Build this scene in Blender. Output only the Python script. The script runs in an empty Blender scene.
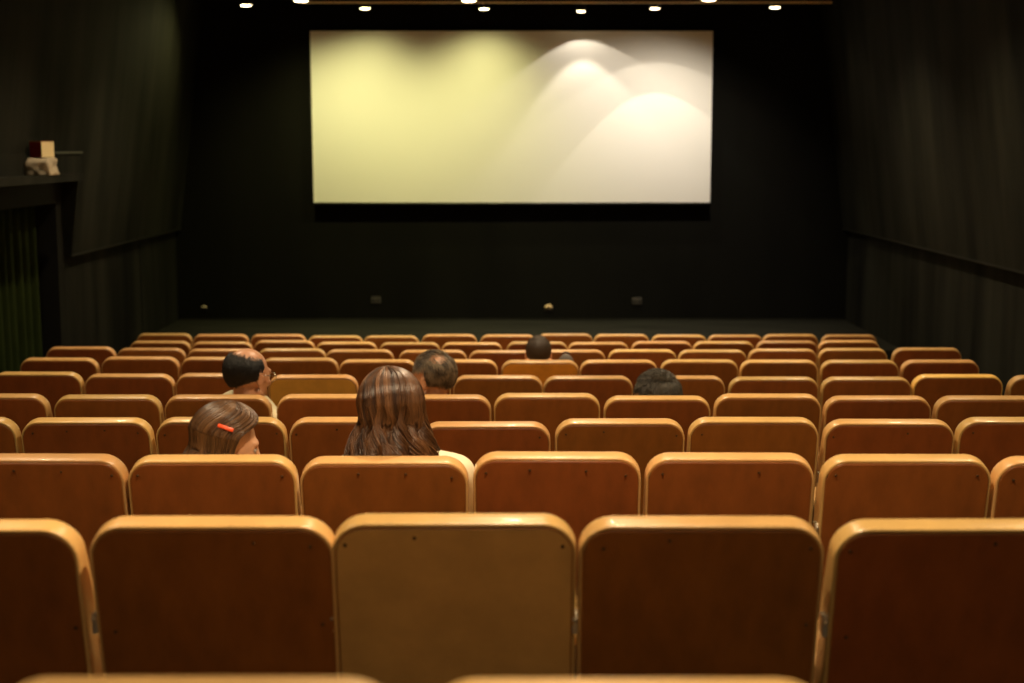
import bpy, bmesh, math, random
from mathutils import Vector, Matrix, noise

random.seed(11)
sc = bpy.context.scene
C = sc.collection
PI = math.pi

# ------------------------------------------------------------------ camera model
F = 1422.0                      # focal length in pixels of a 1024 px wide frame
TH = math.atan(193.5 / F)       # camera looks down a little
HC = 2.47                       # camera height over the floor in front of the stage
CT, ST = math.cos(TH), math.sin(TH)

def at_depth(px, py, c):
    u = (px - 512) / F * c; v = (py - 341.5) / F * c
    return Vector((u, c * CT - v * ST, HC - (v * CT + c * ST)))

def at_y(px, py, Y):
    k = (py - 341.5) / F
    return at_depth(px, py, Y / (CT - k * ST))

def at_x(px, py, X):
    return at_depth(px, py, X * F / (px - 512))

# ------------------------------------------------------------------ materials
def mat(name, col, rough=0.6, spec=0.5, bump=0.0, bscale=200.0, var=0.0, vscale=3.0,
        metal=0.0, stretch=(1, 1, 1), objvar=0.0, coat=0.0, tint=None, sheen=0.0):
    m = bpy.data.materials.new(name); m.use_nodes = True
    nt = m.node_tree; N = nt.nodes; L = nt.links
    b = N['Principled BSDF']
    b.inputs['Roughness'].default_value = rough
    b.inputs['Specular IOR Level'].default_value = spec
    b.inputs['Metallic'].default_value = metal
    b.inputs['Coat Weight'].default_value = coat
    b.inputs['Sheen Weight'].default_value = sheen
    b.inputs['Base Color'].default_value = (*col, 1)
    tc = N.new('ShaderNodeTexCoord'); mp = N.new('ShaderNodeMapping')
    mp.inputs['Scale'].default_value = stretch
    L.new(tc.outputs['Object'], mp.inputs['Vector'])
    src = None
    if var or objvar or tint:
        rgb = N.new('ShaderNodeRGB'); rgb.outputs[0].default_value = (*col, 1); src = rgb.outputs[0]
    if var:
        nz = N.new('ShaderNodeTexNoise'); nz.inputs['Scale'].default_value = vscale
        nz.inputs['Detail'].default_value = 6; nz.inputs['Roughness'].default_value = 0.6
        L.new(mp.outputs[0], nz.inputs['Vector'])
        mr = N.new('ShaderNodeMapRange'); mr.inputs[1].default_value = 0.3; mr.inputs[2].default_value = 0.7
        mr.inputs[3].default_value = 1 - var; mr.inputs[4].default_value = 1 + var
        L.new(nz.outputs[0], mr.inputs[0])
        mx = N.new('ShaderNodeVectorMath'); mx.operation = 'SCALE'
        L.new(src, mx.inputs[0]); L.new(mr.outputs[0], mx.inputs['Scale']); src = mx.outputs[0]
    if objvar:
        oi = N.new('ShaderNodeObjectInfo')
        hs = N.new('ShaderNodeHueSaturation')
        a = N.new('ShaderNodeMapRange'); a.inputs[3].default_value = 0.5 - objvar * 0.012; a.inputs[4].default_value = 0.5 + objvar * 0.012
        L.new(oi.outputs['Random'], a.inputs[0]); L.new(a.outputs[0], hs.inputs['Hue'])
        f7 = N.new('ShaderNodeMath'); f7.operation = 'MULTIPLY'; f7.inputs[1].default_value = 7.31
        fr = N.new('ShaderNodeMath'); fr.operation = 'FRACT'
        L.new(oi.outputs['Random'], f7.inputs[0]); L.new(f7.outputs[0], fr.inputs[0])
        v = N.new('ShaderNodeMapRange'); v.inputs[3].default_value = 1 - objvar * 0.22; v.inputs[4].default_value = 1 + objvar * 0.22
        L.new(fr.outputs[0], v.inputs[0]); L.new(v.outputs[0], hs.inputs['Value'])
        L.new(src, hs.inputs['Color']); src = hs.outputs[0]
    if tint:
        at = N.new('ShaderNodeAttribute'); at.attribute_name = 'tint'
        mx = N.new('ShaderNodeMix'); mx.data_type = 'RGBA'
        mx.inputs['B'].default_value = (*tint, 1)
        L.new(at.outputs['Fac'], mx.inputs['Factor']); L.new(src, mx.inputs['A']); src = mx.outputs['Result']
    if src: L.new(src, b.inputs['Base Color'])
    if bump:
        nb = N.new('ShaderNodeTexNoise'); nb.inputs['Scale'].default_value = bscale; nb.inputs['Detail'].default_value = 4
        L.new(mp.outputs[0], nb.inputs['Vector'])
        bp = N.new('ShaderNodeBump'); bp.inputs['Strength'].default_value = bump; bp.inputs['Distance'].default_value = 0.002
        L.new(nb.outputs[0], bp.inputs['Height']); L.new(bp.outputs[0], b.inputs['Normal'])
    return m

def emit(name, col, s):
    m = bpy.data.materials.new(name); m.use_nodes = True
    b = m.node_tree.nodes['Principled BSDF']
    b.inputs['Base Color'].default_value = (*col, 1)
    b.inputs['Emission Color'].default_value = (*col, 1); b.inputs['Emission Strength'].default_value = s
    return m

M = dict(
    vinyl=mat('tan_vinyl', (0.57, 0.325, 0.112), 0.32, 0.6, 0.2, 260, 0.12, 7, objvar=0.8, coat=0.15),
    vinyl_yellow=mat('yellowish_tan_vinyl', (0.86, 0.52, 0.13), 0.32, 0.6, 0.2, 260, 0.10, 7, coat=0.15),
    piping=mat('tan_piping', (0.27, 0.095, 0.018), 0.35, 0.5),
    panel=mat('brown_back_board', (0.245, 0.072, 0.011), 0.5, 0.35, 0.25, 320, 0.22, 7, objvar=0.6, stretch=(1.6, 1, 0.7)),
    panel_tan=mat('faded_tan_back_board', (0.52, 0.29, 0.085), 0.5, 0.4, 0.3, 300, 0.14, 8),
    panel_orange=mat('orange_back_board', (0.78, 0.31, 0.03), 0.5, 0.4, 0.3, 300, 0.14, 8),
    panel_gold=mat('golden_brown_back_board', (0.62, 0.29, 0.04), 0.5, 0.4, 0.3, 300, 0.14, 8),
    screw=mat('dark_screw', (0.10, 0.05, 0.02), 0.35, 0.5, metal=0.7),
    steel=mat('pale_steel', (0.75, 0.68, 0.55), 0.3, 0.5, metal=0.8),
    iron=mat('dark_iron', (0.03, 0.024, 0.018), 0.5, 0.4),
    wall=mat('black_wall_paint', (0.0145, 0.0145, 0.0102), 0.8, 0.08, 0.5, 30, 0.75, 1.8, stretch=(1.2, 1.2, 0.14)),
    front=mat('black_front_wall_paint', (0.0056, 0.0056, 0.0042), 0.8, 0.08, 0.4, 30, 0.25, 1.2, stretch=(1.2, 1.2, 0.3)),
    trim=mat('black_trim_paint', (0.016, 0.016, 0.011), 0.7, 0.15),
    rail=mat('lit_edge_paint', (0.05, 0.05, 0.035), 0.45, 0.4),  # paler colour stands for light caught on the parapet's top edge
    ceil=mat('black_ceiling_paint', (0.006, 0.006, 0.005), 0.8, 0.2, 0.3, 60),
    floor=mat('dark_carpet', (0.016, 0.012, 0.009), 0.95, 0.1, 0.6, 500, 0.3, 20),
    stage=mat('worn_stage_boards', (0.0175, 0.0175, 0.0125), 0.85, 0.08, 0.4, 120, 0.35, 3, stretch=(0.4, 3, 1)),
    screen=mat('matte_white_screen', (0.80, 0.80, 0.76), 0.9, 0.1, 0.05, 900),
    black=mat('black_metal', (0.012, 0.012, 0.011), 0.45, 0.4),
    track=mat('lit_track_paint', (0.85, 0.75, 0.5), 0.5, 0.5),  # pale base colour stands in for lamplight on the bar
    curtain=mat('dark_green_velvet', (0.0190, 0.0290, 0.0065), 0.9, 0.05, 0.3, 300, 0.2, 5),
    lens=emit('lamp_lens', (1.0, 0.80, 0.48), 14),
    lens_g=emit('lamp_lens_green', (1.0, 0.88, 0.45), 14),
    skin=mat('skin', (0.52, 0.275, 0.155), 0.5, 0.4, 0.15, 180, 0.08, 12),
    skin_red=mat('ruddy_skin', (0.52, 0.26, 0.145), 0.38, 0.45, 0.15, 180, 0.10, 12),
    eye=mat('eye_white', (0.40, 0.33, 0.28), 0.3, 0.5),
    iris=mat('brown_iris', (0.05, 0.025, 0.012), 0.2, 0.5),
    hair_brown=mat('brown_hair', (0.022, 0.008, 0.003), 0.34, 0.45, tint=(0.22, 0.095, 0.034)),
    hair_girl=mat('light_brown_hair', (0.038, 0.016, 0.006), 0.36, 0.35, tint=(0.21, 0.10, 0.036)),
    hair_black=mat('black_hair', (0.006, 0.005, 0.004), 0.4, 0.5, tint=(0.022, 0.017, 0.013)),
    hair_dark=mat('dark_short_hair', (0.016, 0.012, 0.008), 0.42, 0.55, tint=(0.11, 0.09, 0.06)),  # lighter tint paints a grey sheen into the dark strands
    hair_grey=mat('greying_hair', (0.045, 0.026, 0.013), 0.42, 0.5, tint=(0.44, 0.32, 0.19)),
    hair_crop=mat('cropped_brown_hair', (0.028, 0.016, 0.008), 0.5, 0.4, tint=(0.075, 0.045, 0.022)),
    cream=mat('cream_cotton', (0.80, 0.70, 0.48), 0.85, 0.2, 0.4, 150, 0.05, 10),
    beige=mat('beige_cotton', (0.62, 0.55, 0.36), 0.85, 0.2, 0.4, 150, 0.06, 10),
    salmon=mat('pale_peach_cotton', (0.72, 0.42, 0.24), 0.85, 0.2, 0.4, 150, 0.06, 10),
    navy=mat('dark_cotton', (0.02, 0.02, 0.03), 0.85, 0.2, 0.4, 150),
    denim=mat('dark_denim', (0.018, 0.022, 0.04), 0.85, 0.2, 0.4, 200, 0.2, 20),
    shoe=mat('dark_shoe', (0.02, 0.015, 0.012), 0.45, 0.4),
    clip=mat('orange_red_plastic', (0.85, 0.09, 0.02), 0.3, 0.5),
    grey=mat('grey_nylon', (0.10, 0.085, 0.07), 0.7, 0.3, 0.4, 200, 0.15, 10),
    card_red=mat('dark_red_card', (0.20, 0.010, 0.006), 0.5, 0.4),
    card_cream=mat('cream_card', (0.80, 0.66, 0.36), 0.6, 0.3),
    card_top=mat('tan_card', (0.40, 0.18, 0.07), 0.6, 0.3),
    bag=mat('pale_paper_bag', (0.46, 0.38, 0.26), 0.7, 0.3, 0.6, 40, 0.15, 12),
    print_=mat('orange_print', (0.42, 0.10, 0.04), 0.7, 0.3),
    plastic=mat('grey_outlet_plastic', (0.06, 0.055, 0.045), 0.5, 0.4),
    ivory=mat('ivory_plastic', (0.75, 0.55, 0.28), 0.4, 0.4),
    glass=mat('spectacle_metal', (0.7, 0.62, 0.5), 0.2, 0.5, metal=0.9),
)

# ------------------------------------------------------------------ helpers
def link(name, bm, m, parent=None, smooth=False, loc=None):
    me = bpy.data.meshes.new(name)
    bmesh.ops.recalc_face_normals(bm, faces=bm.faces)
    bm.to_mesh(me); bm.free()
    return link_me(name, me, m, parent, smooth, loc)

def link_me(name, me, m, parent=None, smooth=False, loc=None):
    if m is not None:
        for k in (m if isinstance(m, (list, tuple)) else [m]): me.materials.append(k)
    if smooth:
        for p in me.polygons: p.use_smooth = True
    o = bpy.data.objects.new(name, me); C.objects.link(o)
    if parent is not None: o.parent = parent
    if loc is not None: o.location = loc
    return o

def tag(o, label=None, cat=None, group=None, kind=None):
    if label: o['label'] = label
    if cat: o['category'] = cat
    if group: o['group'] = group
    if kind: o['kind'] = kind
    return o

def empty(name, loc, label=None, cat=None, group=None):
    o = bpy.data.objects.new(name, None); C.objects.link(o); o.location = loc
    o.empty_display_size = 0.1
    return tag(o, label, cat, group)

def box(bm, x0, x1, y0, y1, z0, z1, bevel=0.0, seg=2, mi=0):
    r = bmesh.ops.create_cube(bm, size=1)
    vs = r['verts']
    for v in vs:
        v.co = Vector(((x0 + x1) / 2 + v.co.x * (x1 - x0), (y0 + y1) / 2 + v.co.y * (y1 - y0), (z0 + z1) / 2 + v.co.z * (z1 - z0)))
    fs = set(f for v in vs for f in v.link_faces)
    for f in fs: f.material_index = mi
    if bevel:
        es = list(set(e for v in vs for e in v.link_edges))
        bmesh.ops.bevel(bm, geom=es, offset=bevel, segments=seg, affect='EDGES', profile=0.5)
    return vs

def quad(bm, pts):
    f = bm.faces.new([bm.verts.new(p) for p in pts]); return f

def struct(name, bm, m, parent=None):
    o = link(name, bm, m, parent)
    if parent is None: o['kind'] = 'structure'
    return o

def prism(bm, poly, z0, z1):
    a = [bm.verts.new((p[0], p[1], z0)) for p in poly]; b = [bm.verts.new((p[0], p[1], z1)) for p in poly]
    n = len(poly)
    bm.faces.new(a[::-1]); bm.faces.new(b)
    for i in range(n): bm.faces.new((a[i], a[(i + 1) % n], b[(i + 1) % n], b[i]))

def tube(bm, pts, rad, n=8, closed=False, cap=True, mi=0):
    """round tube through pts; rad is one value or one per point"""
    P = [Vector(p) for p in pts]; K = len(P)
    R = rad if isinstance(rad, (list, tuple)) else [rad] * K
    rings = []; up = Vector((0, 0, 1))
    for i in range(K):
        if closed: t = P[(i + 1) % K] - P[i - 1]
        else: t = P[min(i + 1, K - 1)] - P[max(i - 1, 0)]
        if t.length < 1e-9: t = Vector((0, 0, 1))
        t.normalize()
        a = up if abs(t.dot(up)) < 0.95 else Vector((1, 0, 0))
        s = t.cross(a).normalized(); q = s.cross(t)
        rings.append([bm.verts.new(P[i] + (s * math.cos(2 * PI * k / n) + q * math.sin(2 * PI * k / n)) * R[i]) for k in range(n)])
    for i in range(K if closed else K - 1):
        A = rings[i]; B = rings[(i + 1) % K]
        for k in range(n):
            f = bm.faces.new((A[k], A[(k + 1) % n], B[(k + 1) % n], B[k])); f.material_index = mi
    if cap and not closed and n > 2:
        bm.faces.new(rings[0][::-1]).material_index = mi; bm.faces.new(rings[-1]).material_index = mi

# ------------------------------------------------------------------ seat geometry
REC = math.radians(12)
SH = 0.86
def rr_ring(w, z0, z1, rt, rb, inset, nc=7):
    hw = w / 2 - inset; a = z0 + inset; b = z1 - inset
    rt = max(rt - inset, 0.004); rb = max(rb - inset, 0.004); pts = []
    for cx, cz, r, a0 in ((hw - rb, a + rb, rb, -90), (hw - rt, b - rt, rt, 0), (-(hw - rt), b - rt, rt, 90), (-(hw - rb), a + rb, rb, 180)):
        for k in range(nc + 1):
            t = math.radians(a0 + 90 * k / nc); pts.append((cx + r * math.cos(t), cz + r * math.sin(t)))
        if a0 == -90 or a0 == 90:     # extra points up the right side, down the left side
            za, zb_ = (a + rb, b - rt) if a0 == -90 else (b - rt, a + rb)
            for q in range(1, 9): pts.append(((hw if a0 == -90 else -hw), za + (zb_ - za) * q / 9))
    return pts

BW, BZ0, BZ1 = 0.488, -0.56, 0.0    # along the slab; 0 = top
def slab_pt(x, s, d):
    """x across, s along the slab (0 at top, negative downward), d thickness from the rear face to the front"""
    if d > 0.02:                      # the cushion is thin at the top and swells toward the lumbar
        t = min(1, max(0, -s / 0.22)); t = t * t * (3 - 2 * t)
        d = 0.02 + (d - 0.02) * (0.88 + 0.95 * t)
    y = -s * math.sin(REC) * 1 + d * math.cos(REC)
    z = SH - 0.012 + s * math.cos(REC) + d * math.sin(REC)
    return Vector((x, y, z - 0.009))

def loft(bm, prof, w, z0, z1, rt, rb, cap0=True, cap1=True, crown=0.0):
    rings = []
    for inset, d in prof:
        ring = []
        for x, s in rr_ring(w, z0, z1, rt, rb, inset):
            ring.append(bm.verts.new(slab_pt(x, s + crown * (1 - (x / (w / 2)) ** 2) * (1 if s > (z0 + z1) / 2 else 0), d)))
        rings.append(ring)
    n = len(rings[0])
    for A, B in zip(rings, rings[1:]):
        for k in range(n): bm.faces.new((A[k], A[(k + 1) % n], B[(k + 1) % n], B[k]))
    if cap0: bm.faces.new(rings[0][::-1])
    if cap1: bm.faces.new(rings[-1])
    return rings

def make_seat(root):
    bm = bmesh.new()
    loft(bm, [(0.0105, 0.004), (0.0078, 0.0005), (0.0050, 0.0), (0.0024, 0.001), (0.0007, 0.003), (0, 0.007), (0, 0.045), (0.003, 0.058), (0.010, 0.068),
              (0.022, 0.077), (0.042, 0.084), (0.09, 0.093), (0.15, 0.094)], BW, BZ0, BZ1, 0.068, 0.03, crown=0.004)
    back = link('backrest', bm, M['vinyl'], root, True)
    bm = bmesh.new()
    ring = rr_ring(BW, BZ0, BZ1, 0.068, 0.03, 0.0088)
    tube(bm, [slab_pt(x, s, 0.0004) for x, s in ring], 0.0020, 6, closed=True)
    pip = link('piping', bm, M['piping'], root, True)
    bm = bmesh.new()
    loft(bm, [(0.0098, 0.008), (0.0098, -0.0005), (0.0116, -0.0020), (0.05, -0.0024)], BW, BZ0, BZ1, 0.068, 0.03)
    pan = link('back_panel', bm, M['panel'], root)
    # seat cushion
    bm = bmesh.new()
    box(bm, -0.225, 0.225, 0.21, 0.64, 0.345, 0.45, 0.035, 4)
    cush = link('seat_cushion', bm, M['vinyl'], root, True)
    bm = bmesh.new()
    box(bm, -0.205, 0.205, 0.23, 0.61, 0.325, 0.3445, 0.006, 1)
    pan2 = link('seat_pan', bm, M['iron'], root)
    return [back, pip, pan, cush, pan2]

def side_mesh():
    """cast side frame: foot, column and arm bracket"""
    bm = bmesh.new()
    prof = [(0.10, 0.0), (0.40, 0.0), (0.40, 0.03), (0.27, 0.05), (0.31, 0.30), (0.50, 0.47), (0.50, 0.495), (0.255, 0.495), (0.255, 0.42), (0.265, 0.28), (0.22, 0.05), (0.10, 0.03)]
    a = [bm.verts.new((-0.012, y, z)) for y, z in prof]; b = [bm.verts.new((0.012, y, z)) for y, z in prof]
    bm.faces.new(a); bm.faces.new(b[::-1])
    for i in range(len(prof)):
        j = (i + 1) % len(prof); bm.faces.new((a[i], b[i], b[j], a[j]))
    me = bpy.data.meshes.new('side_frame'); bmesh.ops.recalc_face_normals(bm, faces=bm.faces); bm.to_mesh(me); bm.free(); me.materials.append(M['iron'])
    return me
def arm_mesh():
    bm = bmesh.new(); box(bm, -0.024, 0.024, 0.25, 0.58, 0.497, 0.532, 0.012, 3)
    me = bpy.data.meshes.new('armrest'); bm.to_mesh(me); bm.free(); me.materials.append(M['vinyl'])
    for p in me.polygons: p.use_smooth = True
    return me
def hinge_mesh():
    bm = bmesh.new()
    box(bm, -0.0055, 0.0055, 0.050, 0.085, 0.595, 0.64, 0.002, 1)
    r = bmesh.ops.create_icosphere(bm, subdivisions=2, radius=0.008)
    for v in r['verts']: v.co = Vector((v.co.x * 0.8, v.co.y + 0.050, v.co.z + 0.628))
    me = bpy.data.meshes.new('hinge_bracket'); bm.to_mesh(me); bm.free(); me.materials.append(M['steel'])
    return me
def screw_mesh():
    bm = bmesh.new(); r = bmesh.ops.create_uvsphere(bm, u_segments=8, v_segments=5, radius=0.0042)
    for v in r['verts']: v.co.y *= 0.5
    me = bpy.data.meshes.new('screw'); bm.to_mesh(me); bm.free(); me.materials.append(M['screw'])
    return me
SIDE, ARM, HINGE, SCREW = side_mesh(), arm_mesh(), hinge_mesh(), screw_mesh()

ROWS = {   # row: (seat pitch in px, [(centre px, top px), ...])
 0: (441, [(190, 684), (631, 685.5)]),
 1: (246.5, [(-46, 520.5), (211, 517), (454, 514.5), (702, 517), (958, 520)]),
 2: (173.5, [(40, 453.5), (212, 454.5), (384, 456), (557, 451.5), (730, 452.5), (907, 454), (1080, 456)]),
 3: (133.6, [(-48, 416.5), (86.5, 417), (221, 416.5), (354, 416.5), (486, 421), (620, 418), (753.5, 416.5), (889, 418.5), (1023, 416.5)]),
 4: (109.5, [(-5, 393), (108, 394), (218, 394), (330, 393.5), (438, 394), (547, 392.5), (657, 395), (767.5, 393), (877.5, 395), (988.5, 395)]),
 5: (92.2, [(38, 371), (130, 373), (221, 372.5), (313.5, 374), (406, 374), (498, 374.5), (588, 375), (680, 375), (773.5, 376), (866, 376), (957, 373.5), (1053, 374.5)]),
 6: (79.7, [(60, 357), (141, 355.8), (220, 356.2), (300, 357), (378, 358.7), (459, 358.7), (540, 359.3), (618.5, 359), (699, 358.7), (778.5, 359), (859, 359.2), (939.5, 359)]),
 7: (70.3, [(82, 346), (152, 347.2), (222, 348), (292.5, 347.7), (360, 348.7), (433, 349.3), (503, 349.6), (571, 349), (642, 348.7), (712, 349), (782, 348), (852, 347.4), (926, 347)]),
 8: (62.6, [(161, 340.2), (223, 341), (285, 339.6), (347, 341.2), (410, 341.7), (472, 341.7), (537, 341), (598, 341.5), (661.5, 340.6), (723, 340.6), (786, 340), (848, 339.6)]),
 9: (56.8, [(165.5, 332.8), (222, 333.6), (279, 333.6), (336, 335), (391.5, 335), (449.5, 333.7), (508, 334), (565, 333), (621, 333.5), (678.5, 334.2), (734.5, 334.2), (789.5, 333.6), (848, 334)]),
}
SEAT = 0.50
info = {}
for r, (p, seats) in ROWS.items():
    c = F * SEAT / p
    my = sum(s[1] for s in seats) / len(seats)
    q = at_depth(512, my, c)
    info[r] = (c, q.y, q.z - SH)
PAL = {(1, 2): 'panel_tan', (5, 3): 'panel_gold', (6, 6): 'panel_orange'}
ORD = ['first', 'second', 'third', 'fourth', 'fifth', 'sixth', 'seventh', 'eighth', 'ninth', 'tenth', 'eleventh', 'twelfth', 'thirteenth']
ROWN = ['nearest row at the photo bottom', 'second nearest row', 'third nearest row', 'fourth nearest row', 'fifth nearest row',
        'fifth row from the screen', 'fourth row from the screen', 'third row from the screen', 'second row from the screen', 'row closest to the screen']
SPECIAL = {
 (1, 2): 'tan seat with faded lighter back board, centre of the second nearest row',
 (5, 3): 'tan seat with golden brown back, right of the balding man in glasses',
 (6, 6): 'tan seat with bright orange back, directly behind the cropped-haired man near the front',
 (2, 2): 'tan seat directly behind the long-haired woman in cream',
 (2, 1): 'tan seat directly behind the girl with the orange hair clip',
 (4, 2): 'tan seat directly behind the balding man in glasses',
 (4, 4): 'tan seat directly behind the greying man facing left',
 (4, 6): 'tan seat directly behind the slouching black-haired head',
 (5, 10): 'bright yellowish tan seat, second from right in the fifth row from the screen',
 (5, 11): 'tan seat cut by the right photo edge, fifth row from the screen',
}
proto = None; protoparts = None
seat_roots = {}
for r, (p, seats) in ROWS.items():
    c, yr, zf = info[r]
    for i, (px, py) in enumerate(seats):
        q = at_depth(512 + (px - 512) * 1.006, py, c)
        loc = Vector((q.x, q.y, q.z - SH + random.uniform(-.0, .0)))
        lab = SPECIAL.get((r, i), 'brown-backed tan cinema seat, %s from left in the %s' % (ORD[i], ROWN[r]))
        if proto is None:
            root = empty('theatre_seat', loc); proto = root; protoparts = make_seat(root)
            parts = protoparts
        else:
            root = proto.copy(); C.objects.link(root); root.location = loc; parts = []
            for ch in protoparts:
                d = ch.copy(); C.objects.link(d); d.parent = root; parts.append(d)
        root.rotation_euler = (0, 0, math.radians(random.uniform(-0.7, 0.7)))
        if r == 1: root.scale = (1.03, 1, 1)
        tag(root, lab, 'seat', 'theatre seats in rows')
        if (r, i) in PAL:
            o = parts[2]; o.data = o.data.copy(); o.data.materials[0] = M[PAL[(r, i)]]
        if (r, i) == (5, 10):
            parts[0].data = parts[0].data.copy(); parts[0].data.materials[0] = M['vinyl_yellow']
        if (r, i) in ((1, 2), (5, 10), (6, 6), (5, 3)): parts[2]['label'] = {(1, 2): 'faded tan back board', (5, 10): 'reddish brown back board', (6, 6): 'bright orange back board', (5, 3): 'golden brown back board'}[(r, i)]
        sides = [-1, 1] if i == len(seats) - 1 else [-1]
        for sg in sides:
            for nm, me in (('side_frame', SIDE), ('armrest', ARM)):
                o = bpy.data.objects.new(nm, me); C.objects.link(o); o.parent = root; o.location = (sg * 0.25, 0, 0)
        if r <= 3:
            o = bpy.data.objects.new('hinge_bracket', HINGE); C.objects.link(o); o.parent = root; o.location = (-0.2495, 0, 0)
            rs = random.Random(r * 50 + i)
            for sx, ss in ((-0.205, -0.045), (0.205, -0.045), (-0.07, -0.032), (0.075, -0.032), (-0.212, -0.24), (0.212, -0.22), (-0.208, -0.42), (0.208, -0.40)):
                if rs.random() < 0.45: continue
                o = bpy.data.objects.new('screw', SCREW); C.objects.link(o); o.parent = parts[2]
                o.location = slab_pt(sx + rs.uniform(-.012, .012), ss + rs.uniform(-.008, .003), -0.0035)
        seat_roots[(r, i)] = root

# ------------------------------------------------------------------ room shell
XW = 3.9; YW = 16.53; ZC = HC + 1.66; ZST = HC - 1.996; YB = -3.2
floor_pts = [(YB, info[0][2] + 0.08), (0.6, info[0][2] + 0.06)]
for r in range(10): floor_pts.append((info[r][1] + 0.20, info[r][2] - 0.0))
z9 = info[9][2]
floor_pts.append((info[9][1] + 0.9, z9 - 0.005)); floor_pts.append((YW + 0.1, z9 - 0.01))
def floor_z(y):
    for (a, za), (b, zb) in zip(floor_pts, floor_pts[1:]):
        if a <= y <= b: return za + (zb - za) * (y - a) / (b - a)
    return floor_pts[-1][1]
# stepped tiers: each row stands on a level strip with a low riser in front of it
bm = bmesh.new()
prof = [(YB, info[0][2])]
for r in range(10):
    zt = info[r][2]; y_end = info[r][1] + 0.80
    prof.append((y_end, zt))
    if r < 9: prof.append((y_end + 0.02, info[r + 1][2]))
prof.append((YW + 0.1, z9))
def tier_z(y):
    for r in range(10):
        if y < info[r][1] + 0.80: return info[r][2]
    return z9
for (a, za), (b, zb) in zip(prof, prof[1:]):
    quad(bm, [(-XW, a, za), (XW, a, za), (XW, b, zb), (-XW, b, zb)])
for (a, za), (b, zb) in zip(prof, prof[1:]):
    for sx in (-XW, XW): quad(bm, [(sx, a, za), (sx, b, zb), (sx, b, -0.6), (sx, a, -0.6)])
bmesh.ops.remove_doubles(bm, verts=bm.verts, dist=0.0005)
struct('floor', bm, M['floor'])

bm = bmesh.new(); box(bm, -XW - 0.3, XW + 0.3, YB, YW + 0.2, ZC, ZC + 0.12)
struct('ceiling', bm, M['ceil'])
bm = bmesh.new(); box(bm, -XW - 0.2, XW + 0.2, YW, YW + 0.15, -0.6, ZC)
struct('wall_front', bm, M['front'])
bm = bmesh.new(); box(bm, -XW - 0.2, XW + 0.2, YB - 0.15, YB, -0.6, ZC)
struct('wall_back', bm, M['wall'])

ZL = HC - 0.925     # underside of the leaning upper wall panels
LEAN = 0.129
OY0, OY1 = 9.4, 12.2     # opening in the left wall
ZH = 2.0; ZTOP = 2.225
XP = 3.84
def lean_panel(bm, s, y0, y1, z0, z1):
    xa = XP - LEAN * (z0 - ZL); xb = XP - LEAN * (z1 - ZL)
    o = XW + 0.15
    v = [bm.verts.new((s * x, y, z)) for x, y, z in ((xa, y0, z0), (xa, y1, z0), (xb, y1, z1), (xb, y0, z1), (o, y0, z0), (o, y1, z0), (o, y1, z1), (o, y0, z1))]
    for f in ((0, 1, 2, 3), (4, 5, 6, 7), (0, 1, 5, 4), (1, 2, 6, 5), (2, 3, 7, 6), (3, 0, 4, 7)): bm.faces.new([v[k] for k in f])
# right wall
bm = bmesh.new()
box(bm, XW, XW + 0.15, YB, YW, -0.6, ZL)
lean_panel(bm, 1, YB, YW, ZL, ZC)
struct('wall_right', bm, M['wall'])
# left wall with the curtained opening
bm = bmesh.new()
box(bm, -XW - 0.15, -XW, OY1, YW, -0.6, ZL)
box(bm, -XW - 0.15, -XW, YB, OY0, -0.6, ZL)
lean_panel(bm, -1, 12.38, YW, ZL, ZC)
box(bm, -XW - 0.15, -XW, OY1, 12.40, ZL, ZTOP)
lean_panel(bm, -1, OY0 - 0.05, 12.38, ZTOP, ZC)
lean_panel(bm, -1, YB, OY0 - 0.05, ZL, ZC)
struct('wall_left', bm, M['wall'])
# small strip trims under the leaning panels (a slightly paler edge)
for s, nm, y0 in ((-1, 'trim_1', 12.38), (1, 'trim_2', YB)):
    bm = bmesh.new(); box(bm, min(s * (XP - 0.004), s * (XP + 0.02)), max(s * (XP - 0.004), s * (XP + 0.02)), y0, YW, ZL - 0.014, ZL + 0.004)
    struct(nm, bm, M['trim'])
# bulkhead over the opening with its ledge, dark recess behind
bm = bmesh.new(); box(bm, -3.80, -3.52, OY0 - 0.05, 11.75, 2.205, 2.262)      # ledge
box(bm, -3.74, -3.715, OY0 - 0.05, 12.36, ZTOP, 2.425)                           # low parapet board behind the ledge
struct('trim_3', bm, M['wall'])
bm = bmesh.new()
for p_ in (((-XW - 0.15, OY0 - .1), (-XW - 0.15, OY1 + .1), (-5.0, OY1 + .1), (-5.0, OY0 - .1)),):
    prism(bm, p_, ZH + 0.10, ZH + 0.12)
box(bm, -5.1, -5.0, OY0 - .1, OY1 + .1, -0.6, ZH + .12)
box(bm, -5.0, -XW - 0.15, OY1 + .002, OY1 + .1, -0.6, ZH + .12)
box(bm, -5.0, -XW - 0.15, OY0 - .1, OY0 - .002, -0.6, ZH + .12)
struct('wall_vestibule', bm, M['ceil'])
bm = bmesh.new(); box(bm, -5.0, -XW, OY0, OY1, -0.65, z9 - 0.001)
struct('floor_vestibule', bm, M['floor'])
bm = bmesh.new()
box(bm, -XW - 0.15, -XW + 0.0, OY0 - 0.05, OY1, ZH, ZTOP)      # lintel
struct('trim_4', bm, M['ceil'])
bm = bmesh.new(); box(bm, -XW - 0.15, -XW - 0.001, OY1 - 0.004, OY1 - 0.0005, -0.3, ZH - 0.001)  # thin black sheet added to darken the door jamb like shade
struct('trim_jamb_shade', bm, M['ceil'])
bm = bmesh.new(); box(bm, -3.745, -3.70, 11.2, 12.37, 2.4255, 2.44)
struct('trim_7', bm, M['rail'])
# groove cover strip on the left lower wall
g = at_x(141, 280, -XW)
bm = bmesh.new(); box(bm, -XW, -XW + 0.006, g.y - 0.012, g.y + 0.012, ZST, ZL - 0.02)
struct('trim_5', bm, M['ceil'])
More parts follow.
